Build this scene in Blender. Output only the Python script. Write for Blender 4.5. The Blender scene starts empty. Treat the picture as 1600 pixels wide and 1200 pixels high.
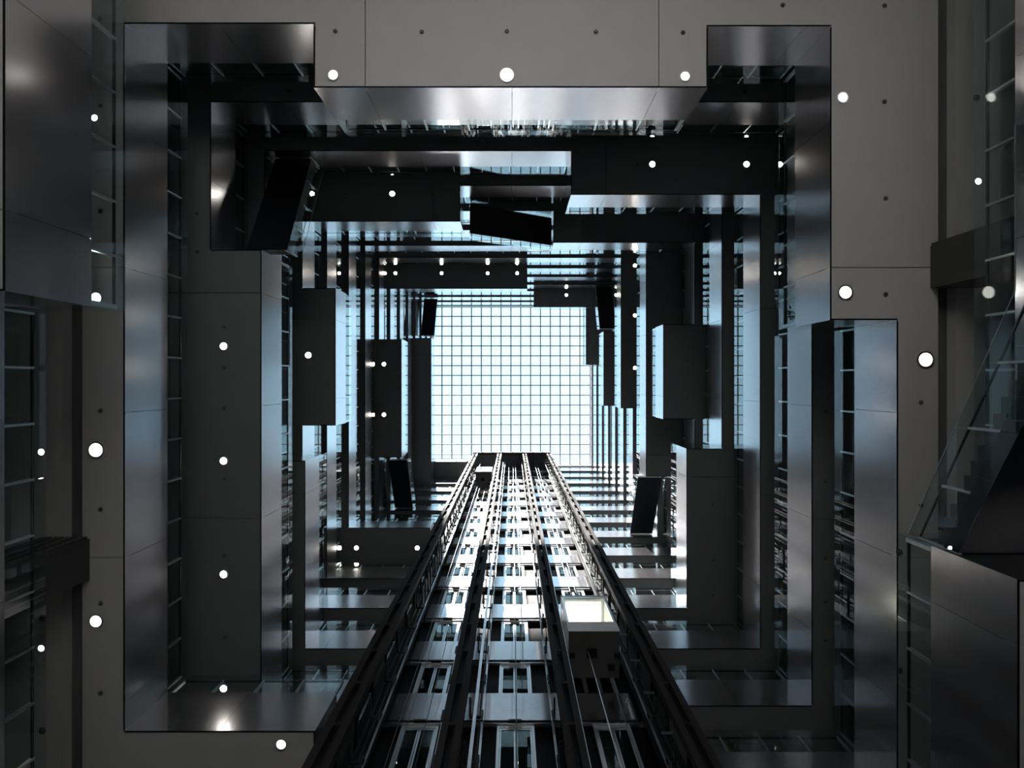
import bpy, math, random
from mathutils import Vector
random.seed(7)
SC = bpy.context.scene
COL = SC.collection
R = math.radians

# ------------------------------------------------------------------ camera
# straight up the atrium: +X image right, +Y image down, +Z away from the lens
cam_d = bpy.data.cameras.new('camera'); cam = bpy.data.objects.new('camera', cam_d); COL.objects.link(cam)
cam.rotation_euler = (math.pi, 0, 0); cam.location = (0, 0, 0)
cam_d.sensor_width = 36.0; cam_d.lens = 18.0; cam_d.clip_start = 0.05; cam_d.clip_end = 400
cam_d.shift_y = -3.0 / 1600.0
SC.camera = cam

# ------------------------------------------------------------------ world, sun, exposure
W = bpy.data.worlds.new('sky'); SC.world = W; W.use_nodes = True
bg = W.node_tree.nodes['Background']
bg.inputs[0].default_value = (0.50, 0.79, 1.0, 1); bg.inputs[1].default_value = 2.1
sun_d = bpy.data.lights.new('sun', 'SUN'); sun = bpy.data.objects.new('sun', sun_d); COL.objects.link(sun)
sun_d.energy = 34.0; sun_d.angle = R(1.5); sun_d.color = (1.0, 0.93, 0.90)
sun.rotation_euler = Vector((0.16, 0.44, -0.88)).to_track_quat('-Z', 'Y').to_euler()
sun.location = (0, -30, 110)
vs = SC.view_settings
vs.view_transform = 'Standard'; vs.look = 'None'; vs.gamma = 1.0; vs.use_curve_mapping = False
vs.exposure = 0.0
SC.cycles.transparent_max_bounces = 32
SC.cycles.max_bounces = 10
SC.cycles.diffuse_bounces = 5
SC.cycles.glossy_bounces = 6
SC.cycles.sample_clamp_indirect = 6.0

# ------------------------------------------------------------------ materials
def new_mat(name):
    m = bpy.data.materials.new(name); m.use_nodes = True
    return m, m.node_tree, m.node_tree.nodes['Principled BSDF']

def pbr(name, col, rough=0.5, metal=0.0, var=0.0, scale=3.0, bump=0.0, rvar=0.0, stretch=None, spec=None):
    m, nt, b = new_mat(name)
    b.inputs['Base Color'].default_value = (*col, 1)
    b.inputs['Roughness'].default_value = rough
    b.inputs['Metallic'].default_value = metal
    if spec is not None: b.inputs['Specular IOR Level'].default_value = spec
    if var or bump or rvar:
        tc = nt.nodes.new('ShaderNodeNewGeometry')
        mp = nt.nodes.new('ShaderNodeMapping')
        if stretch: mp.inputs['Scale'].default_value = stretch
        nz = nt.nodes.new('ShaderNodeTexNoise'); nz.inputs['Scale'].default_value = scale; nz.inputs['Detail'].default_value = 4
        nt.links.new(tc.outputs['Position'], mp.inputs['Vector']); nt.links.new(mp.outputs['Vector'], nz.inputs['Vector'])
        if var:
            mx = nt.nodes.new('ShaderNodeMixRGB'); mx.blend_type = 'MIX'
            mx.inputs[1].default_value = (*[c * (1 - var) for c in col], 1)
            mx.inputs[2].default_value = (*[min(1, c * (1 + var)) for c in col], 1)
            nt.links.new(nz.outputs['Fac'], mx.inputs[0]); nt.links.new(mx.outputs[0], b.inputs['Base Color'])
        if rvar:
            mr = nt.nodes.new('ShaderNodeMapRange')
            mr.inputs['To Min'].default_value = rough - rvar; mr.inputs['To Max'].default_value = rough + rvar
            nt.links.new(nz.outputs['Fac'], mr.inputs['Value']); nt.links.new(mr.outputs[0], b.inputs['Roughness'])
        if bump:
            bp = nt.nodes.new('ShaderNodeBump'); bp.inputs['Strength'].default_value = bump; bp.inputs['Distance'].default_value = 0.02
            nt.links.new(nz.outputs['Fac'], bp.inputs['Height']); nt.links.new(bp.outputs[0], b.inputs['Normal'])
    return m

def glass_mat(name, tint, rough=0.0, boost=1.0):
    m = bpy.data.materials.new(name); m.use_nodes = True
    nt = m.node_tree
    for n in list(nt.nodes): nt.nodes.remove(n)
    out = nt.nodes.new('ShaderNodeOutputMaterial')
    mix = nt.nodes.new('ShaderNodeMixShader')
    tr = nt.nodes.new('ShaderNodeBsdfTransparent'); tr.inputs[0].default_value = (*tint, 1)
    gl = nt.nodes.new('ShaderNodeBsdfGlossy'); gl.inputs['Roughness'].default_value = rough
    gl.inputs[0].default_value = (0.97, 1.0, 1.0, 1)
    fr = nt.nodes.new('ShaderNodeFresnel')
    ge = nt.nodes.new('ShaderNodeNewGeometry'); mr = nt.nodes.new('ShaderNodeMapRange')   # same IOR entering and leaving the thin sheet
    mr.inputs['To Min'].default_value = 1.5; mr.inputs['To Max'].default_value = 1 / 1.5
    nt.links.new(ge.outputs['Backfacing'], mr.inputs['Value']); nt.links.new(mr.outputs[0], fr.inputs[0])
    nt.links.new(fr.outputs[0], mix.inputs[0]); nt.links.new(tr.outputs[0], mix.inputs[1]); nt.links.new(gl.outputs[0], mix.inputs[2])
    nt.links.new(mix.outputs[0], out.inputs[0])
    return m

def emit(name, col, s):
    m = bpy.data.materials.new(name); m.use_nodes = True
    nt = m.node_tree
    for n in list(nt.nodes): nt.nodes.remove(n)
    out = nt.nodes.new('ShaderNodeOutputMaterial'); e = nt.nodes.new('ShaderNodeEmission')
    e.inputs[0].default_value = (*col, 1); e.inputs[1].default_value = s
    nt.links.new(e.outputs[0], out.inputs[0])
    return m

M = dict(
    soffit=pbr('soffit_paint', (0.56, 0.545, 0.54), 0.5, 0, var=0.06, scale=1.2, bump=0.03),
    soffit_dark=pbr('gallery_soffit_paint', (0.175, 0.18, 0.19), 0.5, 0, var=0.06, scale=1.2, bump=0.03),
    core=pbr('slab_concrete', (0.10, 0.10, 0.10), 0.8, 0, var=0.1, scale=2.0),
    fascia=pbr('satin_aluminium', (0.67, 0.655, 0.67), 0.19, 0.97, var=0.02, scale=0.5),
    steel=pbr('brushed_steel', (0.72, 0.73, 0.75), 0.30, 1.0, rvar=0.06, scale=20),
    rail=pbr('dark_bronze_rail', (0.03, 0.03, 0.03), 0.5, 0.0, rvar=0.05, scale=20, spec=0.25),
    glass=glass_mat('balustrade_glass', (0.90, 0.945, 0.94)),
    skyglass=glass_mat('skylight_glass', (0.97, 0.99, 0.99)),
    doorglass=glass_mat('door_glass', (0.55, 0.66, 0.64)),
    bar=pbr('glazing_bar_paint', (0.42, 0.40, 0.42), 0.5, 0, var=0.05, scale=2),
    mast=pbr('mast_paint', (0.034, 0.030, 0.030), 0.65, 0.0, var=0.12, scale=3.0, bump=0.03, spec=0.06),
    black=pbr('black_paint', (0.008, 0.008, 0.009), 0.6, 0, var=0.1, scale=4, spec=0.15),
    lobby=pbr('lift_lobby_dark_cladding', (0.008, 0.008, 0.009), 0.6, 0, var=0.1, scale=2, spec=0.15),
    stair=pbr('stair_soffit_navy', (0.010, 0.013, 0.020), 0.45, 0, var=0.12, scale=2.5),
    step=pbr('step_stone', (0.05, 0.048, 0.045), 0.5, 0, var=0.15, scale=6),
    floor=pbr('lobby_terrazzo', (0.46, 0.45, 0.43), 0.45, 0, var=0.08, scale=5),
    pave=pbr('street_paving', (0.40, 0.39, 0.37), 0.8, 0, var=0.1, scale=1.5),
    wall=pbr('gallery_wall_plaster', (0.16, 0.16, 0.165), 0.7, 0, var=0.05, scale=1.5),
    white=pbr('white_car_panel', (0.78, 0.77, 0.74), 0.35, 0, var=0.03, scale=3),
    pan=pbr('car_underside_grey', (0.07, 0.068, 0.066), 0.5, 0, var=0.1, scale=3),
    cream=pbr('cream_car_lining', (0.78, 0.70, 0.56), 0.5, 0, var=0.05, scale=3),
    cable=pbr('steel_cable', (0.22, 0.22, 0.23), 0.4, 0.8, rvar=0.05, scale=30),
    leaf=pbr('leaf_green', (0.035, 0.10, 0.03), 0.45, 0, var=0.3, scale=9),
    pot=pbr('pot_charcoal', (0.05, 0.05, 0.055), 0.5, 0, var=0.1, scale=8),
    column=pbr('column_cladding', (0.045, 0.045, 0.045), 0.5, 0, var=0.08, scale=2),
    cap=pbr('sprinkler_cap', (0.10, 0.10, 0.10), 0.5, 0.2, var=0.1, scale=30),
    lamp=emit('lamp_lens', (1.0, 0.95, 0.86), 45.0),
    lamp_lobby=emit('lamp_lens_lobby', (1.0, 0.95, 0.86), 5.0),
    lamp_small=emit('lamp_lens_small', (1.0, 0.95, 0.86), 20.0),
    carlight=emit('car_ceiling_light', (1.0, 0.93, 0.80), 5.0),
)

# ------------------------------------------------------------------ helpers
WLOC = {}
def link(o, parent=None, loc=(0, 0, 0)):
    """link at WORLD location loc, under parent"""
    COL.objects.link(o)
    loc = Vector(loc); WLOC[o.name] = loc
    if parent is not None:
        o.parent = parent; o.location = loc - WLOC[parent.name]
    else:
        o.location = loc
    return o

def tag(o, label=None, cat=None, group=None, kind=None):
    if label: o['label'] = label
    if cat: o['category'] = cat
    if group: o['group'] = group
    if kind: o['kind'] = kind
    return o

def empty(name, loc, label=None, cat=None, group=None, kind=None, parent=None):
    o = bpy.data.objects.new(name, None); o.empty_display_size = 0.2
    link(o, parent, loc)
    return tag(o, label, cat, group, kind)

class MB:
    def __init__(s): s.v = []; s.f = []; s.smooth = False
    def hexa(s, p):
        """p: 4 lower points then 4 upper points in matching order"""
        n = len(s.v); s.v += [tuple(q) for q in p]
        s.f += [tuple(n + i for i in q) for q in ((0, 3, 2, 1), (4, 5, 6, 7), (0, 1, 5, 4), (1, 2, 6, 5), (2, 3, 7, 6), (3, 0, 4, 7))]
        return s
    def box(s, x0, x1, y0, y1, z0, z1):
        return s.hexa([(x0, y0, z0), (x1, y0, z0), (x1, y1, z0), (x0, y1, z0), (x0, y0, z1), (x1, y0, z1), (x1, y1, z1), (x0, y1, z1)])
    def cyl(s, c, r0, r1, z0, z1, n=16, caps=(True, True)):
        b = len(s.v)
        for z, r in ((z0, r0), (z1, r1)):
            for i in range(n):
                a = 2 * math.pi * i / n; s.v.append((c[0] + r * math.cos(a), c[1] + r * math.sin(a), z))
        for i in range(n):
            j = (i + 1) % n; s.f.append((b + i, b + j, b + n + j, b + n + i))
        if caps[0]: s.f.append(tuple(b + i for i in reversed(range(n))))
        if caps[1]: s.f.append(tuple(b + n + i for i in range(n)))
        return s
    def ring(s, c, ri, ro, z0, z1, n=20):
        b = len(s.v)
        for r, z in ((ri, z0), (ro, z0), (ro, z1), (ri, z1)):
            for i in range(n):
                a = 2 * math.pi * i / n; s.v.append((c[0] + r * math.cos(a), c[1] + r * math.sin(a), z))
        for k in range(4):
            k2 = (k + 1) % 4
            for i in range(n):
                j = (i + 1) % n; s.f.append((b + k * n + i, b + k2 * n + i, b + k2 * n + j, b + k * n + j))
        return s
    def tube(s, p, q, r, n=6):
        p = Vector(p); q = Vector(q); d = (q - p).normalized()
        u = d.orthogonal().normalized(); w = d.cross(u); b = len(s.v)
        for c in (p, q):
            for i in range(n):
                a = 2 * math.pi * i / n; s.v.append(tuple(c + u * r * math.cos(a) + w * r * math.sin(a)))
        for i in range(n):
            j = (i + 1) % n; s.f.append((b + i, b + j, b + n + j, b + n + i))
        s.f.append(tuple(b + i for i in reversed(range(n)))); s.f.append(tuple(b + n + i for i in range(n)))
        return s
    def build(s, name, mat, parent=None, loc=None):
        """vertices are world coordinates; the origin goes to loc (default: parent's, else the middle of the base)"""
        if loc is None:
            if parent is not None: loc = WLOC[parent.name]
            else:
                xs, ys, zs = zip(*s.v); loc = ((min(xs) + max(xs)) / 2, (min(ys) + max(ys)) / 2, min(zs))
        loc = Vector(loc)
        me = bpy.data.meshes.new(name)
        me.from_pydata([tuple(Vector(v) - loc) for v in s.v], [], s.f); me.update()
        me.materials.append(M[mat])
        if s.smooth:
            for p in me.polygons: p.use_smooth = True
        o = bpy.data.objects.new(name, me)
        return link(o, parent, loc)

BOXCACHE = {}
def bx(name, x0, x1, y0, y1, z0, z1, mat, parent=None):
    """a box part; boxes of the same size and material share one mesh"""
    d = (round(abs(x1 - x0), 3), round(abs(y1 - y0), 3), round(abs(z1 - z0), 3), mat)
    if d not in BOXCACHE:
        m = MB().box(-d[0] / 2, d[0] / 2, -d[1] / 2, d[1] / 2, -d[2] / 2, d[2] / 2)
        me = bpy.data.meshes.new(name); me.from_pydata(m.v, [], m.f); me.update(); me.materials.append(M[mat])
        BOXCACHE[d] = me
    o = bpy.data.objects.new(name, BOXCACHE[d])
    return link(o, parent, ((x0 + x1) / 2, (y0 + y1) / 2, (z0 + z1) / 2))

F = 800.0; CX, CY = 800.0, 597.0
def at(px, py, z): return ((px - CX) * z / F, (py - CY) * z / F, z)

# ------------------------------------------------------------------ setting: outer shell
OX0, OX1, OY0, OY1 = -16.0, 16.0, -16.0, 17.0
GZ = -1.6                 # lobby floor
ROOF = 70.4
def struct(o): o['kind'] = 'structure'; return o
struct(MB().box(OX0, OX1, OY0, OY1, GZ - 0.3, GZ).build('floor', 'floor'))
struct(MB().box(-60, 60, OY0 - 60, OY0 - 0.31, GZ - 0.35, GZ - 0.05).build('ground', 'pave'))  # unseen paving outside the entrance, put in to bounce daylight up inside
struct(MB().box(OX0 - 0.3, OX0, OY0 - .3, OY1 + .3, GZ - .3, ROOF).build('wall_left', 'wall'))
struct(MB().box(OX1, OX1 + 0.3, OY0 - .3, OY1 + .3, GZ - .3, ROOF).build('wall_right', 'wall'))
struct(MB().box(OX0, OX1, OY1, OY1 + 0.3, GZ - .3, ROOF).build('wall_back', 'wall'))
WINZ = 4.0  # head of the added entrance window, set by the light it lets in
wf = struct(empty('wall_front', (0, OY0, GZ)))
bx('pier', OX0, -6.5, OY0 - .3, OY0, GZ, WINZ, 'wall', wf)
bx('pier', 6.5, OX1, OY0 - .3, OY0, GZ, WINZ, 'wall', wf)
bx('upper_wall', OX0, OX1, OY0 - .3, OY0, WINZ, ROOF, 'wall', wf)
w2 = struct(empty('added_entrance_window', (0, OY0 - .15, GZ)))  # entrance glazing added out of view to light the lobby ceiling
for i in range(9):
    x = -6.5 + i * 1.625
    bx('mullion', x - .04, x + .04, OY0 - .22, OY0 - .08, GZ, WINZ, 'bar', w2)
    if i < 8: bx('pane', x + .04, x + 1.585, OY0 - .16, OY0 - .14, GZ, WINZ, 'skyglass', w2)

# ------------------------------------------------------------------ setting: gallery levels
def offset_poly(P, o):
    n = len(P); out = []
    for i in range(n):
        a, b, c = P[i - 1], P[i], P[(i + 1) % n]
        def nrm(p, q):
            dx, dy = q[0] - p[0], q[1] - p[1]; l = math.hypot(dx, dy)
            return (dy / l, -dx / l)
        n1, n2 = nrm(a, b), nrm(b, c)
        out.append((b[0] + (n1[0] + n2[0]) * o, b[1] + (n1[1] + n2[1]) * o))
    return out

def inside(P, x, y):
    r = False; n = len(P)
    for i in range(n):
        (x0, y0), (x1, y1) = P[i], P[(i + 1) % n]
        if (y0 > y) != (y1 > y) and x < (x1 - x0) * (y - y0) / (y1 - y0) + x0: r = not r
    return r

SJX = [-12.3, -4.1, 4.1, 12.3]                # soffit joints
SJY = [-11.3, -3.2, 4.9, 13.0]
FJX = [4.1 * i for i in range(-4, 5)]         # fascia joints
FJY = [0.85 + 4.05 * i for i in range(-5, 5)]

def cells(P, xs, ys, holes=()):
    out = []
    for i in range(len(xs) - 1):
        for j in range(len(ys) - 1):
            if xs[i + 1] - xs[i] < 1e-4 or ys[j + 1] - ys[j] < 1e-4: continue
            mx, my = (xs[i] + xs[i + 1]) / 2, (ys[j] + ys[j + 1]) / 2
            if inside(P, mx, my) or any(h[0] < mx < h[1] and h[2] < my < h[3] for h in holes): continue
            out.append((xs[i], xs[i + 1], ys[j], ys[j + 1]))
    return out

GUARD = 1.05
def level(n, zs, zt, P, ordinal, slots=(), posts_apart=True, panes_apart=True, wells=()):
    root = struct(empty('ceiling_%d' % n, (0, 0, zs)))
    T = 0.30
    Po = offset_poly(P, 0.045)
    X = sorted(set([OX0, OX1] + [p[0] for p in Po] + SJX + [s for h in slots for s in h[:2]] + [s for h in wells for s in h[:2]]))
    Y = sorted(set([OY0, OY1] + [p[1] for p in Po] + SJY + [s for h in slots for s in h[2:]] + [s for h in wells for s in h[2:]]))
    X = [x for x in X if OX0 <= x <= OX1]; Y = [y for y in Y if OY0 <= y <= OY1]
    bins = {}
    for c in cells(Po, X, Y, list(slots) + list(wells)):
        k = (sum(1 for s in SJX if s < (c[0] + c[1]) / 2), sum(1 for s in SJY if s < (c[2] + c[3]) / 2))
        bins.setdefault(k, []).append(c)
    g = 0.012
    for k in sorted(bins):
        m = MB()
        for (x0, x1, y0, y1) in bins[k]:
            m.box(x0 + (g if x0 in SJX else 0), x1 - (g if x1 in SJX else 0), y0 + (g if y0 in SJY else 0), y1 - (g if y1 in SJY else 0), zs, zs + T)
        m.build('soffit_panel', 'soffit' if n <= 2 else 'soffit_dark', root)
    Pc = offset_poly(P, 0.04)
    X = sorted(set([OX0, OX1] + [p[0] for p in Pc] + [s for h in wells for s in h[:2]])); Y = sorted(set([OY0, OY1] + [p[1] for p in Pc] + [s for h in wells for s in h[2:]]))
    X = [x for x in X if OX0 <= x <= OX1]; Y = [y for y in Y if OY0 <= y <= OY1]
    m = MB()
    for (x0, x1, y0, y1) in cells(Pc, X, Y, wells): m.box(x0, x1, y0, y1, zs + T, zt - 0.01)
    m.build('slab', 'core', root)
    bal = empty('balustrade', (0, P[0][1], zt), 'clear glass balustrade with steel posts along the edge of the %s' % ordinal, 'balustrade', 'gallery balustrades')
    post_mb = MB(); N = len(P)
    for i in range(N):
        a, b = P[i], P[(i + 1) % N]
        horiz = abs(a[1] - b[1]) < 1e-6
        if horiz and (abs(a[1] - OY0) < .01 or abs(a[1] - OY1) < .01): continue
        L = math.hypot(b[0] - a[0], b[1] - a[1]); d = ((b[0] - a[0]) / L, (b[1] - a[1]) / L); nn = (d[1], -d[0])
        # fascia panels
        js = FJX if horiz else FJY
        k = 0 if horiz else 1
        lo, hi = min(a[k], b[k]), max(a[k], b[k])
        cuts = [lo] + [j for j in js if lo + .35 < j < hi - .35] + [hi]
        c0 = a[1 - k]; c1 = c0 + nn[1 - k] * 0.04
        lo_c, hi_c = min(c0, c1), max(c0, c1)
        for q in range(len(cuts) - 1):
            s0 = cuts[q] + (0.006 if q else 0.002); s1 = cuts[q + 1] - (0.006 if q < len(cuts) - 2 else 0.002)
            if horiz: bx('fascia_panel', s0, s1, lo_c, hi_c, zs, zt, 'fascia', root)
            else: bx('fascia_panel', lo_c, hi_c, s0, s1, zs, zt, 'fascia', root)
        if horiz: bx('edge_trim', lo, hi, lo_c, hi_c, zs - .012, zs - .001, 'black', root)
        else: bx('edge_trim', lo_c, hi_c, lo + .04, hi - .04, zs - .012, zs - .001, 'black', root)
        # balustrade (not at the lift landing)
        if horiz and c0 > 12.0: continue
        if not horiz and abs(abs(c0) - NOTCH) < 0.05 and min(a[1], b[1]) > 9: continue
        lo2, hi2 = lo + 0.02, hi - 0.02
        npan = max(1, round((hi2 - lo2) / 1.32)); st = (hi2 - lo2) / npan
        gc = c0 + nn[1 - k] * 0.05
        def put(name, mat, s0, s1, w0, w1, z0, z1, kind='box'):
            lo_w, hi_w = sorted((c0 + nn[1 - k] * w0, c0 + nn[1 - k] * w1))
            if horiz: return (s0, s1, lo_w, hi_w, z0, z1)
            return (lo_w, hi_w, s0, s1, z0, z1)
        if panes_apart:
            for q in range(npan):
                bx('glass_pane', *put('', '', lo2 + q * st + .006, lo2 + (q + 1) * st - .006, .03, .048, zt - .02, zt + GUARD), 'glass', bal)
        else:
            bx('glass_pane', *put('', '', lo2, hi2, .03, .048, zt - .02, zt + GUARD), 'glass', bal)
        for q in range(npan + 1):
            s = min(max(lo2 + q * st, lo2 + .04), hi2 - .04)
            bb = put('', '', s - .028, s + .028, .052, .15, zt - .01, zt + .78)
            if posts_apart: bx('post', *bb, 'steel', bal)
            else: post_mb.box(*bb)
        bx('handrail', *put('', '', lo2 + .03, hi2 - .03, .07, .12, zt + .74, zt + .785), 'rail', bal)
    if not posts_apart and post_mb.v:
        tag(post_mb.build('posts', 'steel', bal), kind='stuff')
    return root

NOTCH = 5.5
def lower(xr, yb, xl, yl=None):
    """the lower side of an opening, from the right wall to the left wall, with the lift notch"""
    yl = yl or yb
    return [(xr, yb), (NOTCH, yb), (NOTCH, 12.15), (-NOTCH, 12.15), (-NOTCH, yl), (xl, yl)]

# lobby mezzanine
level(1, 9.5, 11.45, [(-9.4, OY0), (11.25, OY0), (11.25, 3.66), (9.37, 3.66), (9.37, OY1), (-11.35, OY1), (-11.35, -1.69), (-9.4, -1.69)],
      'lobby mezzanine')
ZS = {1: 14.3}; ZT = {1: 16.06}
for k in range(2, 15): ZS[k] = 10.4 + 4 * k; ZT[k] = 12.0 + 4 * k
ORD = ['', 'first', 'second', 'third', 'fourth', 'fifth', 'sixth', 'seventh', 'eighth', 'ninth', 'tenth', 'eleventh', 'twelfth', 'thirteenth', 'topmost']
LV = {
 1: [(-10.81, -10.0), (-5.54, -10.0), (-5.54, -8.22), (5.47, -8.22), (5.47, -9.93), (8.88, -9.93), (8.88, -1.73), (10.74, -1.73)] + lower(10.74, 11.6, -10.81, 9.74),
 2: [(-10.81, -10.05), (10.76, -10.05)] + lower(10.76, 11.62, -9.0) + [(-9.0, -4.76), (-10.81, -4.76)],
 3: [(-10.8, -10.1), (2.58, -10.1), (2.58, -8.19), (10.84, -8.19)] + lower(10.84, 11.65, -9.04) + [(-9.04, 3.43), (-10.8, 3.43)],
 4: [(-10.8, -8.27), (-2.67, -8.27), (-2.67, -10.11), (10.8, -10.11), (10.8, 3.43), (8.99, 3.43)] + lower(8.99, 11.64, -10.8) + [(-10.8, 2.24), (-9.09, 2.24), (-9.09, -4.85), (-10.8, -4.85)],
 5: [(-10.98, -10.15), (2.47, -10.15), (2.47, -8.27), (10.83, -8.27), (10.83, -3.42), (8.97, -3.42), (8.97, 2.2), (10.83, 2.2)] + lower(10.83, 11.64, -10.98),
 6: [(-10.96, -10.2), (8.99, -10.2), (8.99, 6.36), (10.88, 6.36)] + lower(10.88, 11.64, -10.96, 9.78),
 7: [(-11.0, -10.22), (10.9, -10.22)] + lower(10.9, 11.62, -11.0),
 8: [(-11.0, -10.28), (9.0, -10.28), (9.0, 2.17), (10.92, 2.17)] + lower(10.92, 11.62, -11.0) + [(-11.0, 6.25), (-9.14, 6.25), (-9.14, -3.55), (-11.0, -3.55)],
 9: [(-11.02, -8.45), (1.39, -8.45), (1.39, -10.3), (10.94, -10.3)] + lower(10.94, 11.62, -11.02),
 10: [(-11.02, -10.33), (10.95, -10.33), (10.95, -4.98), (9.0, -4.98), (9.0, 2.33), (10.95, 2.33)] + lower(10.95, 11.62, -11.02),
 11: [(-11.02, -10.34), (10.95, -10.34)] + lower(10.95, 11.58, -11.02),
 12: [(-11.02, -10.36), (2.48, -10.36), (2.48, -8.54), (10.95, -8.54)] + lower(10.95, 11.55, -9.2) + [(-9.2, -5.04), (-11.02, -5.04)],
 13: [(-11.02, -10.36), (9.0, -10.36), (9.0, -2.1), (10.95, -2.1)] + lower(10.95, 11.55, -11.02, 9.67),
 14: [(-11.02, -10.36), (10.93, -10.36)] + lower(10.93, 11.5, -11.02),
}
for k in range(1, 15):
    slots = [(-12.55, -12.0, -14.0, 14.0), (11.9, 12.4, -14.0, 14.0)] if k == 1 else []
    level(k + 1, ZS[k], ZT[k], LV[k], ORD[k] + (' gallery above the lobby' if k < 14 else ' gallery under the skylight'), slots, posts_apart=k <= 6, panes_apart=k <= 8)

# roof and skylight
RX0, RX1, RY0, RY1 = -11.0, 10.92, -10.46, 11.5
SKY = 71.5
roof = struct(empty('ceiling_16', (0, 0, ROOF)))
bx('roof_slab', OX0 - .3, RX0, OY0 - .3, OY1 + .3, ROOF, SKY - .1, 'soffit', roof)
bx('roof_slab', RX1, OX1 + .3, OY0 - .3, OY1 + .3, ROOF, SKY - .1, 'soffit', roof)
bx('roof_slab', RX0, RX1, OY0 - .3, RY0, ROOF, SKY - .1, 'soffit', roof)
bx('roof_slab', RX0, RX1, RY1, OY1 + .3, ROOF, SKY - .1, 'soffit', roof)
w1 = struct(empty('window_1', (0, 0, SKY)))
PITCH = 15.38 * SKY / F
gx = [RX0] + [(690.6 - 800 + 15.38 * i) * SKY / F for i in range(15)] + [RX1]
gy = [RY0] + [(494.4 - CY + 15.38 * i) * SKY / F for i in range(15)] + [RY1]
for i, x in enumerate(gx): bx('glazing_bar', x - .075, x + .075, RY0 - .06, RY1 + .06, SKY - .08, SKY + .10, 'bar', w1)
for j in range(len(gy)):
    for i in range(len(gx) - 1):
        if i == 0: bx('cross_bar', gx[0] + .08, gx[-1] - .08, gy[j] - .07, gy[j] + .07, SKY - .06, SKY + .08, 'bar', w1)
        if j < len(gy) - 1:
            bx('pane', gx[i] + .08, gx[i + 1] - .08, gy[j] + .075, gy[j + 1] - .075, SKY + .03, SKY + .045, 'skyglass', w1)

# ------------------------------------------------------------------ lift landing wall
lw = struct(empty('wall_lift_landing', (0, 12.4, GZ)))
SHAFT = [(-4.45, -2.05, -3.27), (-1.35, 1.4, 0.13), (2.0, 4.6, 3.55)]    # x0, x1, middle of the door
SN = ['left', 'middle', 'right']
for k in range(1, 15):
    z0 = ZT[k]; z1 = ZS[k + 1] if k < 14 else ROOF
    for si, (x0, x1, xd) in enumerate(SHAFT):
        ex0 = -NOTCH if si == 0 else (SHAFT[si - 1][1] + x0) / 2
        ex1 = NOTCH if si == 2 else (x1 + SHAFT[si + 1][0]) / 2
        dw = 0.66
        bx('side_panel', ex0 + .02, xd - dw - .02, 12.42, 12.52, z0, z1, 'lobby', lw)
        bx('side_panel', xd + dw + .02, ex1 - .02, 12.42, 12.52, z0, z1, 'lobby', lw)
        bx('over_panel', xd - dw - .02, xd + dw + .02, 12.42, 12.52, z0 + 2.24, z1, 'lobby', lw)
        bx('header', x0, x1, 12.2, 12.3, z0 + 2.24, z0 + 2.36, 'steel', lw)
        rowname = ['lowest', 'second', 'third', 'fourth', 'fifth', 'sixth', 'seventh', 'eighth', 'ninth', 'tenth', 'eleventh', 'twelfth', 'thirteenth', 'topmost'][k - 1]
        d = empty('lift_entrance', (xd, 12.3, z0), 'glazed two-leaf steel lift door of the %s shaft, %s row' % (SN[si], rowname + (' from the bottom' if 2 <= k <= 13 else '')), 'lift door', 'lift doors', 'thing')
        fr = MB()
        fr.box(xd - dw, xd - dw + .09, 12.26, 12.36, z0, z0 + 2.22).box(xd + dw - .09, xd + dw, 12.26, 12.36, z0, z0 + 2.22)
        fr.box(xd - dw + .09, xd + dw - .09, 12.26, 12.36, z0 + 2.10, z0 + 2.22)
        fr.build('door_frame', 'steel', d)
        for sx in (-1, 1):
            a, b = sorted((xd + sx * .012, xd + sx * (dw - .10)))
            lf = MB().box(a, a + .055, 12.28, 12.33, z0 + .01, z0 + 2.09).box(b - .055, b, 12.28, 12.33, z0 + .01, z0 + 2.09)
            lf.box(a + .055, b - .055, 12.28, 12.33, z0 + .01, z0 + .08).box(a + .055, b - .055, 12.28, 12.33, z0 + 2.02, z0 + 2.09)
            leaf = lf.build('door_leaf', 'steel', d)
            bx('pane', a + .056, b - .056, 12.30, 12.315, z0 + .08, z0 + 2.02, 'doorglass', leaf)
        bx('track_box', xd - .25, xd + .22, 12.1, 12.2, z0 + 2.26, z0 + 2.33, 'rail', d)

# ------------------------------------------------------------------ lift tower
TOP = 70.0
tw = empty('lift_tower', (0, 10.9, GZ), 'dark open steel lift tower with slotted masts rising to the skylight', 'lift tower')
MY0, MY1 = 9.70, 9.95
MAST = [(-5.3, -4.62), (-2.0, -1.4), (1.42, 1.98), (4.68, 5.3)]
zr = [GZ + .1 + 2.0 * i for i in range(36)]
for mi, (x0, x1) in enumerate(MAST):
    w = (x1 - x0); fl = w * .34
    m = empty('mast', ((x0 + x1) / 2, MY0, GZ), parent=tw)
    m = MB().box(x0, x0 + fl, MY0, MY1, GZ, TOP).box(x1 - fl, x1, MY0, MY1, GZ, TOP).build('flange_pair', 'mast', m)
    mp = m.parent
    bx('web', x0 + fl, x1 - fl, MY1 - .06, MY1 - .02, GZ, TOP, 'black', mp)
    for z in zr:
        if z > 8: bx('rung', x0 + fl, x1 - fl, MY0 + .005, MY1 - .08, z, z + .13, 'mast', mp)
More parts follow.
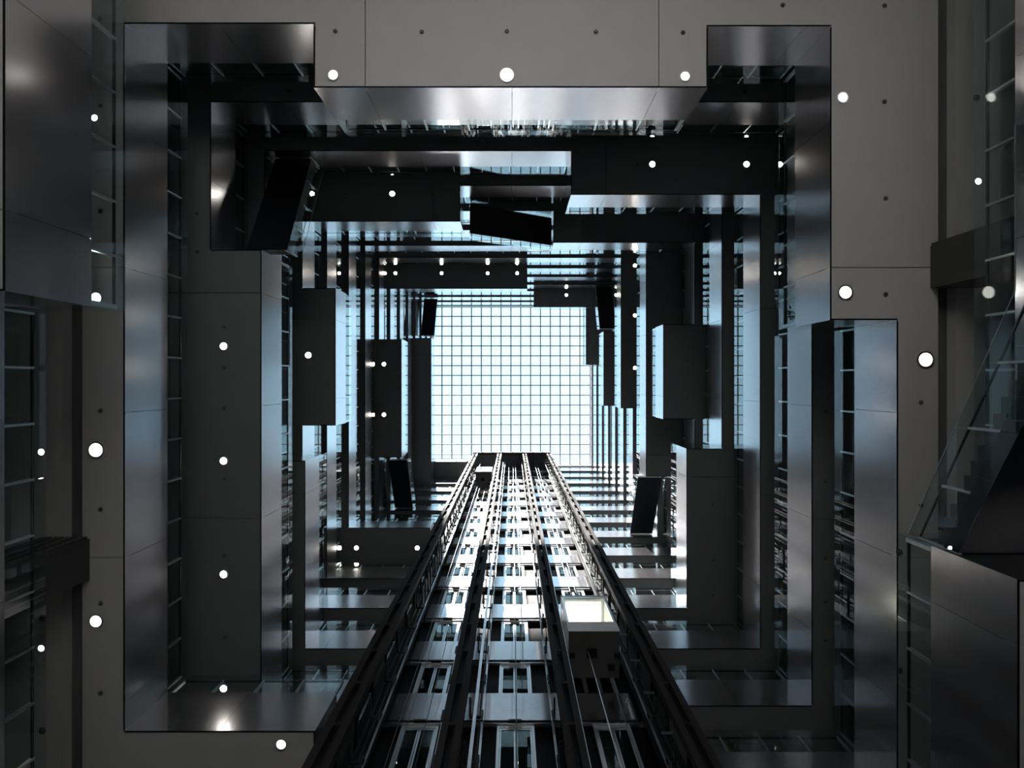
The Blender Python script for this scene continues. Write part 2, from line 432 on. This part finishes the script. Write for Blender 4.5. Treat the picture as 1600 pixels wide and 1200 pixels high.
# guide rails with their brackets
RAILS = [(-4.22, -1), (-2.22, 1), (-0.95, -1), (1.30, 1), (2.18, -1), (4.40, 1)]
for ri, (x, sd) in enumerate(RAILS):
    g = MB().box(x - .035, x + .035, 10.85, 10.87, GZ, TOP - .2).box(x - .008, x + .008, 10.87, 10.94, GZ, TOP - .2).build('guide_rail', 'steel', tw)
    tgt = min((m for m in MAST), key=lambda m: min(abs(m[0] - x), abs(m[1] - x)))
    xm = tgt[1] if abs(tgt[1] - x) < abs(tgt[0] - x) else tgt[0]
    xm2 = xm + (0.05 if xm < x else -0.05)
    for z in zr:
        if 8 < z < 62:
            b = MB(); a0, a1 = sorted((x, xm2))
            b.box(a0, a1, 10.78, 10.845, z, z + .07)
            b.box(xm2 - .03, xm2 + .03, 10.2, 10.845, z + .0, z + .07)
            b.box(x - .03, x + .03, 10.6, 10.66, z - .42, z + .07).box(x - .03, x + .03, 10.66, 10.78, z + .0, z + .07)
            b.build('bracket', 'rail', tw)
# counterweight runs beside the masts: paired rails, slatted screens and a backing plate
for (x0, x1, yb) in ((-5.35, -4.5, 11.9), (4.62, 5.4, 11.9)):
    bx('backing_plate', x0, x1, yb, yb + .05, 12, 66, 'black', tw)
for x in (-4.75, -4.55, -1.22, -1.08, 2.03, 2.13, 4.62, 4.86):
    bx('counterweight_rail', x - .025, x + .025, 11.2, 11.27, GZ, 66, 'rail', tw)
for x in (-1.16, 2.08):
    bx('conduit', x - .05, x + .05, 10.35, 10.43, GZ, 66, 'steel', tw)
for x in (-4.44,):
    for i in range(42):
        z = 25.4 + 0.85 * i
        if i % 5 == 4: continue
        bx('screen_slat', x - .02, x + .02, 10.2, 11.1, z, z + .38, 'rail', tw)
for x in (4.52,):
    for z in zr:
        if z > 10: bx('stub_bar', x - .02, x + .32, 10.55, 10.60, z + .9, z + .96, 'steel', tw)
for z in zr[4:]:
    bx('tie_bar', -5.2, -5.12, 9.95, 11.9, z + .4, z + .5, 'mast', tw)
    bx('tie_bar', 5.12, 5.2, 9.95, 11.9, z + .4, z + .5, 'mast', tw)
bx('head_beam', -5.35, 5.35, 9.62, 9.95, TOP, TOP + .5, 'mast', tw)
bx('head_plate', -5.35, 5.35, 9.95, 12.1, TOP + .1, TOP + .2, 'stair', tw)
for i in range(11):
    x = -5.0 + i
    bx('head_joist', x - .05, x + .05, 9.95, 12.1, TOP - .12, TOP + .1, 'stair', tw)

# hoist ropes in the shafts; those below the left car are travelling cables
def rope(x, y, z0, z1, label):
    o = MB().tube((x, y, z0), (x, y, z1), .016).build('shaft_cable', 'cable')
    tag(o, label, 'rope', 'hoist ropes'); return o
ROPE = [(-3.75, 11.3, 12, 56.8, 'first of three thin travelling cables from the left in the left lift shaft'), (-3.45, 11.3, 12, 56.8, 'second of three thin travelling cables from the left in the left lift shaft'),
        (-2.9, 11.5, 12, 56.8, 'thin travelling cable nearest the second mast in the left lift shaft'), (0.15, 11.2, 12, 69.8, 'long thin rope down the middle lift shaft in front of its doors'),
        (0.45, 11.2, 20, 69.8, 'shorter thin rope right of the long one in the middle lift shaft'), (-0.4, 11.2, 50, 69.8, 'short thin rope high up at the head of the middle lift shaft'),
        (3.1, 11.2, 24.3, 69.8, 'left of two hoist ropes above the lower lift car'), (3.4, 11.2, 24.3, 69.8, 'right of two hoist ropes above the lower lift car')]
for a in ROPE: rope(*a)
tag(MB().tube((3.02, 10.7, 8), (3.02, 10.7, 20.35), .018).build('travelling_cable', 'steel'), 'bright thin cable hanging below the lower lift car', 'cable')
tag(MB().tube((3.75, 11.2, 8), (3.75, 11.2, 20.35), .012).build('travelling_cable', 'cable'), 'dark thin cable hanging below the lower lift car', 'cable')

def lift_car(x0, x1, zb, h, label):
    c = empty('lift_car', ((x0 + x1) / 2, 10.9, zb), label, 'lift car', 'lift cars')
    y0, y1 = 9.98, 11.85
    bx('floor_pan', x0, x1, y0, y1, zb, zb + .22, 'pan', c)
    bx('skirt', x0 - .02, x1 + .02, y0 - .03, y0, zb - .02, zb + .75, 'white', c)
    for s in (x0, x1 - .05): bx('side_wall', s, s + .05, y0, y1, zb + .22, zb + h, 'white', c)
    bx('back_wall', x0 + .05, x1 - .05, y1 - .05, y1, zb + .22, zb + h, 'cream', c)
    bx('roof', x0, x1, y0, y1, zb + h, zb + h + .25, 'white', c)
    bx('ceiling_light', x0 + .2, x1 - .2, y0 + .2, y1 - .2, zb + h - .04, zb + h - .005, 'carlight', c)
    fr = MB().box(x0, x0 + .09, y0 - .02, y0 + .03, zb + .75, zb + h).box(x1 - .09, x1, y0 - .02, y0 + .03, zb + .75, zb + h)
    fr.box(x0 + .09, x1 - .09, y0 - .02, y0 + .03, zb + h - .1, zb + h)
    fr.build('front_frame', 'steel', c)
    bx('front_glass', x0 + .09, x1 - .09, y0, y0 + .015, zb + .75, zb + h - .1, 'glass', c)
    for (u, v, s) in ((.45, .45, .2), (.83, .75, .13), (.06, .5, .1), (.95, .5, .1)):
        xx = x0 + (x1 - x0) * u; yy = y0 + (y1 - y0) * v
        bx('buffer_block', xx - s, xx + s, yy - s * .8, yy + s * .8, zb - .14, zb, 'black', c)
    return c
lift_car(2.28, 4.30, 20.5, 3.2, 'white lit glass-fronted lift car low in the right shaft')
lift_car(-4.06, -2.28, 57.0, 3.0, 'small white lift car high up in the left shaft')

# ------------------------------------------------------------------ stairs
def stair(label, ax, s0, z0, s1, z1, ci, co, thick=0.5, guard=1.0, n=None, steps=True, rail=None, cat='staircase', group='stairs between galleries', lo_flat=None, name='staircase'):
    """ax: 'x' or 'y' run axis. nosing line from (s0,z0) up to (s1,z1); ci inner edge, co outer edge across"""
    def P(s, c, z): return (s, c, z) if ax == 'x' else (c, s, z)
    root = empty(name, P((s0), (ci + co) / 2, z0), label, cat, group)
    sl = (z1 - z0) / (s1 - s0); rise = z1 - z0
    n = n or max(4, round(abs(rise) / 0.165)); ds = (s1 - s0) / n
    def prism(sa, za0, za1, sb, zb0, zb1, c0, c1):
        """slab between s=sa (z za0..za1) and s=sb (z zb0..zb1)"""
        return MB().hexa([P(sa, c0, za0), P(sb, c0, zb0), P(sb, c1, zb0), P(sa, c1, za0), P(sa, c0, za1), P(sb, c0, zb1), P(sb, c1, zb1), P(sa, c1, za1)])
    prism(s0, z0 - thick, z0 - .18, s1, z1 - thick, z1 - .18, ci, co).build('stair_slab', 'stair', root)
    if steps:
        hh = abs(rise) / n
        for i in range(n):
            a = s0 + i * ds; za = z0 + (i + 1) * rise / n
            x = sorted((a, a + ds)); cc = sorted((ci, co))
            if ax == 'x': bx('step', x[0], x[1], cc[0] + .03, cc[1] - .03, za - hh - .12, za, 'step', root)
            else: bx('step', cc[0] + .03, cc[1] - .03, x[0], x[1], za - hh - .12, za, 'step', root)
    sg = 1 if ci > co else -1
    rail = rail or guard - .27
    npan = max(2, round(abs(s1 - s0) / 1.25)); st = (s1 - s0) / npan
    for edge, side in ((ci, sg), (co, -sg)):
        c0 = edge + side * .012; c1 = edge + side * .030
        for i in range(npan):
            a = s0 + i * st + st * .01; b = s0 + (i + 1) * st - st * .01
            za = z0 + (a - s0) * sl; zb = z0 + (b - s0) * sl
            prism(a, za - thick - .02, za + guard, b, zb - thick - .02, zb + guard, c0, c1).build('glass_pane', 'glass', root)
        for i in range(npan + 1):
            a = s0 + i * st; za = z0 + (a - s0) * sl
            q = sorted((edge - side * .02, edge - side * .10)); d = .028
            if ax == 'x': bx('post', a - d, a + d, q[0], q[1], za - thick + .02, za + rail + .02, 'steel', root)
            else: bx('post', q[0], q[1], a - d, a + d, za - thick + .02, za + rail + .02, 'steel', root)
        prism(s0, z0 + rail, z0 + rail + .035, s1, z1 + rail, z1 + rail + .035, edge - side * .04, edge - side * .075).build('handrail', 'rail', root)
        prism(s0, z0 + guard, z0 + guard + .012, s1, z1 + guard, z1 + guard + .012, c0, c1).build('glass_edge', 'steel', root)
    return root

def gallery_stair(k, ax, sgn, wall, inner, outer, label):
    """a flight from gallery k to gallery k+1 that ends at the far wall edge"""
    z1 = ZT[k + 1] - 0.35; run = 4.75; z0 = z1 - run * .53
    s1 = wall - sgn * .05; s0 = s1 - sgn * run
    return stair(label, ax, s0, z0, s1, z1, inner, outer, thick=.6, guard=.75)
gallery_stair(2, 'y', -1, -10.1, -9.03, -10.65, 'dark staircase with glass sides below the top corner lamp, left of the second gallery box')
gallery_stair(4, 'x', 1, 2.45, -8.3, -9.95, 'dark navy staircase running sideways between two gallery boxes above the skylight')
gallery_stair(6, 'y', 1, 11.6, 9.0, 10.7, 'dark navy staircase below the tall box, right of the lift tower')
gallery_stair(8, 'y', 1, 11.6, -9.12, -10.75, 'dark navy staircase below the two-lamp box, left of the lift tower')
gallery_stair(10, 'y', -1, -10.3, 9.0, 10.7, 'small dark staircase at the upper right corner of the skylight')
gallery_stair(12, 'y', -1, -10.3, -9.2, -10.8, 'small dark staircase at the upper left corner of the skylight')

# lobby stair, coming down from the mezzanine
ls = stair('glass-sided lobby staircase with stepped dark flight at the right edge', 'y', -1.72, 8.84, 3.64, 11.45, 9.5, 11.1, thick=.55, guard=.8, n=16, group=None, name='lobby_staircase')
bx('landing', 9.5, 11.1, -4.84, -1.73, 8.29, 8.84, 'stair', ls)
for i in range(3):
    y0 = -4.84 + i * 1.037
    bx('glass_pane', 9.47, 9.488, y0 + .01, y0 + 1.02, 8.27, 9.64, 'glass', ls)
bx('handrail', 9.54, 9.575, -4.84, -1.73, 9.31, 9.345, 'rail', ls)
bx('glass_edge', 9.47, 9.488, -4.84, -1.73, 9.64, 9.652, 'steel', ls)
def slope(name, mat, za0, za1, zb0, zb1, c0, c1, ya=-4.85, yb=-10.4):
    MB().hexa([(c0, ya, za0), (c0, yb, zb0), (c1, yb, zb0), (c1, ya, za0), (c0, ya, za1), (c0, yb, zb1), (c1, yb, zb1), (c1, ya, za1)]).build(name, mat, ls)
slope('lower_flight', 'stair', 8.29, 8.7, 5.55, 5.96, 9.5, 11.1)
slope('glass_pane', 'glass', 8.27, 9.64, 5.53, 6.9, 9.47, 9.488)

# ------------------------------------------------------------------ lobby columns (they stand on the mezzanine)
def column(x0, x1, y0, y1, ys, label):
    c = empty('column', ((x0 + x1) / 2, (y0 + y1) / 2, 11.45), label, 'column', 'dark columns')
    bx('shaft', x0, x1, min(y0, y1), max(y0, y1), 11.45, 14.28, 'column', c)
    sg = 1 if y1 > y0 else -1
    for i in range(4):
        w = (x1 - x0)
        a = x0 + w * (i + .08) / 4; b = x0 + w * (i + .80) / 4
        q = sorted((ys, ys - .07 * (1 if ys < (y0 + y1) / 2 else -1)))
        bx('fin', a, b, q[0], q[1], 11.45, 14.28, 'column', c)
column(-13.1, -11.78, 4.38, 5.5, 4.38, 'dark clad column with vertical fins behind the glass rail, left edge')
column(11.67, 13.0, -3.80, -2.62, -3.80, 'dark clad column behind the lobby stair glass, right edge')

# ------------------------------------------------------------------ downlights
DL = {}
def downlight(px, py, k, label, group, r=0.13, mat='lamp', watts=0):
    z = ZS[k]; x, y, _ = at(px, py, z)
    key = (r, mat)
    o = empty('downlight', (x, y, z), label, 'downlight', group)
    if key not in DL:
        m = MB().ring((0, 0), r, r * 1.3, -.035, .0); me1 = bpy.data.meshes.new('trim_ring'); me1.from_pydata(m.v, [], m.f); me1.materials.append(M['steel'])
        m = MB()
        n = 20; m.v = [(0, 0, -.045)] + [(r * .6 * math.cos(2 * math.pi * i / n), r * .6 * math.sin(2 * math.pi * i / n), -.035) for i in range(n)] + [(r * .995 * math.cos(2 * math.pi * i / n), r * .995 * math.sin(2 * math.pi * i / n), -.012) for i in range(n)]
        for i in range(n):
            j = (i + 1) % n; m.f.append((0, 1 + j, 1 + i)); m.f.append((1 + i, 1 + j, 1 + n + j, 1 + n + i))
        me2 = bpy.data.meshes.new('lens'); me2.from_pydata(m.v, [], m.f); me2.materials.append(M[mat])
        DL[key] = (me1, me2)
    for nm, me in zip(('trim_ring', 'lens'), DL[key]):
        link(bpy.data.objects.new(nm, me), o, (x, y, z))
    if watts:
        ld = bpy.data.lights.new('beam', 'SPOT'); ld.energy = watts; ld.spot_size = R(84); ld.spot_blend = 0.5; ld.shadow_soft_size = r
        ld.color = (1.0, 0.91, 0.88)
        link(bpy.data.objects.new('beam', ld), o, (x, y, z - .06))
G1 = 'downlights in the lobby ceiling'
for px, py, lb, r in [
    (521, 118, 'lit downlight at the left end of the top central ceiling projection', .13),
    (792, 118, 'lit downlight in the middle of the top central ceiling projection', .15),
    (1070, 120, 'lit downlight at the right end of the top central ceiling projection', .12),
    (1316, 153, 'lit downlight beside the upper right corner of the opening', .12),
    (1320, 457, 'bright downlight above the step in the right ceiling edge', .17),
    (1445, 562, 'bright downlight between the right ceiling edge and the lobby stair', .19),
    (151, 466, 'bright downlight at the end of the upper left mezzanine glass', .15),
    (151, 703, 'largest bright downlight in the left lobby ceiling', .19),
    (151, 970, 'bright downlight below the left column in the lobby ceiling', .16),
    (440, 1162, 'lit downlight at the bottom, left of the lift tower', .13)]:
    downlight(px, py, 1, lb, G1, r, 'lamp_lobby', watts=(1000 if py < 200 else 400))
for px, py, lb in [(149, 185, 'small lit downlight behind the upper left mezzanine glass'), (1527, 284, 'small lit downlight behind the right mezzanine glass'),
                   (66, 706, 'small lit downlight behind the left mezzanine glass, above the column'), (66, 1012, 'small lit downlight behind the left mezzanine glass, below the column')]:
    downlight(px, py, 1, lb, G1, .085, 'lamp_small')
for py, lb in ((541, 'topmost lamp of the four under the tall left gallery box'), (720, 'second lamp from the top under the tall left gallery box'), (897, 'third lamp from the top under the tall left gallery box'), (1075, 'lowest lamp under the tall left gallery box, behind glass')):
    downlight(350, py, 2, lb, 'lamps under the tall left box', .12)
downlight(1019, 257, 3, 'left of the two lamps under the top right gallery box', 'lamps under the top right box', .12)
downlight(1166, 257, 3, 'right of the two lamps under the top right gallery box', 'lamps under the top right box', .12)
downlight(613, 303, 4, 'lamp in the middle of the upper left gallery box', 'lamps under the upper left box', .13)
downlight(488, 303, 4, 'lamp beside the glass of the upper left staircase', 'lamps under the upper left box', .12)
downlight(482, 555, 4, 'single lamp under the short left gallery box', 'lamps under short boxes', .15)
for px, lb in ((530, 'leftmost lamp under the lower left gallery box'), (557, 'middle lamp under the lower left gallery box'), (652, 'lamp under the lower left gallery box beside the lift tower')):
    downlight(px, 856, 6, lb, 'lamps under the lower left box', .14)
downlight(600, 569, 8, 'upper of two lamps under the narrow box left of the skylight', 'lamps beside the skylight', .15)
downlight(600, 648, 8, 'lower of two lamps under the narrow box left of the skylight', 'lamps beside the skylight', .15)
for py, lb in ((415, 'topmost of three lamps under the long thin box right of the skylight'), (493, 'middle of three lamps under the long thin box right of the skylight'), (575, 'lowest of three lamps under the long thin box right of the skylight')):
    downlight(992, py, 8, lb, 'lamps beside the skylight', .14)
for px, lb in ((618, 'first'), (690, 'second'), (762, 'third'), (808, 'fourth')):
    downlight(px, 427, 9, lb + ' from the left of four lamps under the box above the skylight', 'lamps above the skylight', .14)
downlight(885, 461, 12, 'single lamp under the small box at the top edge of the skylight', 'lamps above the skylight', .15)

# sprinkler caps and ceiling ports
SP = {}
def cap(px, py, k, label, group, r=.05):
    z = ZS[k] if k else 9.5; x, y, _ = at(px, py, z)
    if r not in SP:
        m = MB().cyl((0, 0), r * .7, r, -.03, -.012, 14).cyl((0, 0), r * 1.25, r * 1.3, -.012, 0, 14)
        me = bpy.data.meshes.new('sprinkler'); me.from_pydata(m.v, [], m.f); me.materials.append(M['cap']); SP[r] = me
    o = link(bpy.data.objects.new('sprinkler', SP[r]), None, (x, y, z))
    tag(o, label, 'sprinkler', group)
def caps(pts, k, what, where, group, axis, r=.05):
    pts = sorted(pts, key=lambda p: p[axis]); n = len(pts)
    for i, (px, py) in enumerate(pts):
        o = 'last' if i == n - 1 else ORD[i + 1]
        cap(px, py, k, '%s, %s from the %s %s' % (what, o, ('left', 'top')[axis], where), group, r)
A = 'small round sprinkler cap'; B = 'tiny sprinkler cap'
caps(((524, 49), (659, 50), (792, 49), (931, 50), (1067, 51)), 1, A, 'in the row above the top lamps', 'sprinklers above the top lamps', 0)
caps(((1223, 8), (1382, 9), (1382, 159), (1384, 310), (1384, 460), (1439, 629), (1439, 790)), 1, A, 'in the right lobby ceiling', 'sprinklers in the right lobby ceiling', 1)
caps(((157, 642), (157, 796), (157, 943), (157, 1083), (157, 30), (157, 165), (157, 330)), 1, A, 'in the left lobby ceiling', 'sprinklers in the left lobby ceiling', 1)
caps(((66, 575), (67, 966), (66, 1142)), 1, 'dark round ceiling port', 'behind the left glass', 'ports behind the left glass', 1, .075)
caps(((1405, 863), (1405, 1048), (1526, 153)), 1, 'dark round ceiling port', 'behind the right glass', 'ports behind the right glass', 1, .075)
caps(((350, 511), (350, 575), (350, 638), (350, 748), (350, 868), (352, 996)), 2, B, 'between the lamps of the tall left box', 'sprinklers under the tall left box', 1)
caps(((322, 142), (451, 142), (1164, 144)), 2, B, 'along the top of the second gallery', 'sprinklers under the second gallery top', 0)
caps(((308, 333), (308, 393)), 2, B, 'left of the dark staircase', 'sprinklers left of the staircase', 1)
caps(((1290, 643), (1290, 752), (1290, 872), (1290, 940), (1290, 1000)), 2, B, 'under the right side of the second gallery', 'sprinklers under the second gallery, right', 1)
caps(((453, 220), (511, 220), (601, 220), (701, 220), (755, 220), (996, 257), (1098, 258)), 3, B, 'under the top of the third gallery', 'sprinklers under the third gallery', 0)
caps(((540, 303), (675, 303)), 4, B, 'under the upper left box', 'sprinklers under the fourth gallery', 0)
caps(((1114, 788), (1114, 876), (1114, 930)), 4, B, 'under the tall lower right box', 'sprinklers under the tall right box', 1)
caps(((960, 341), (1072, 341)), 5, B, 'under the fifth gallery top', 'sprinklers under the fifth gallery', 0)
caps(((1073, 564), (1073, 622)), 5, B, 'under the short right box', 'sprinklers under the short right box', 1)

# ------------------------------------------------------------------ potted plants on the galleries
def plant(x, y, z, h, label, seed):
    rnd = random.Random(seed)
    o = empty('potted_plant', (x, y, z), label, 'plant', 'plants on the galleries')
    m = MB().cyl((x, y), .15, .2, z, z + .42, 14); m.build('pot', 'pot', o)
    m = MB()
    for i in range(5):
        a = rnd.uniform(0, 6.28); m.tube((x, y, z + .4), (x + .12 * math.cos(a), y + .12 * math.sin(a), z + h * .75), .012)
    m.build('stem', 'leaf', o)
    for i in range(34):
        a = rnd.uniform(0, 6.28); rr = rnd.uniform(.04, .16); zz = z + h * rnd.uniform(.52, 1.0)
        c = Vector((x + rr * math.cos(a), y + rr * math.sin(a), zz))
        d = Vector((math.cos(a), math.sin(a), rnd.uniform(-.3, .9))).normalized(); s = d.cross(Vector((0, 0, 1))).normalized()
        L = rnd.uniform(.12, .2); w = L * .28; u = s.cross(d) * .03
        m = MB(); m.v = [tuple(c), tuple(c + d * L * .45 + s * w + u), tuple(c + d * L), tuple(c + d * L * .45 - s * w + u), tuple(c + d * L * .45 - u * .4)]
        m.f = [(0, 1, 4), (1, 2, 4), (2, 3, 4), (3, 0, 4)]
        m.build('leaf', 'leaf', o)
plant(-7.2, 10.3, 16.06, 1.15, 'leafy potted plant behind the glass, bottom left of the lift tower', 1)
plant(7.3, 12.2, 20.0, 1.15, 'leafy potted plant behind the glass, right of the lift tower', 2)
plant(7.3, 12.15, 16.06, 1.0, 'leafy potted plant behind the glass at the bottom right', 3)
plant(9.4, -2.3, 16.06, 1.05, 'leafy potted plant behind the glass at the right ceiling step', 4)
plant(7.9, 12.15, 40.0, 1.3, 'small green plant on a high gallery right of the lift tower', 5)
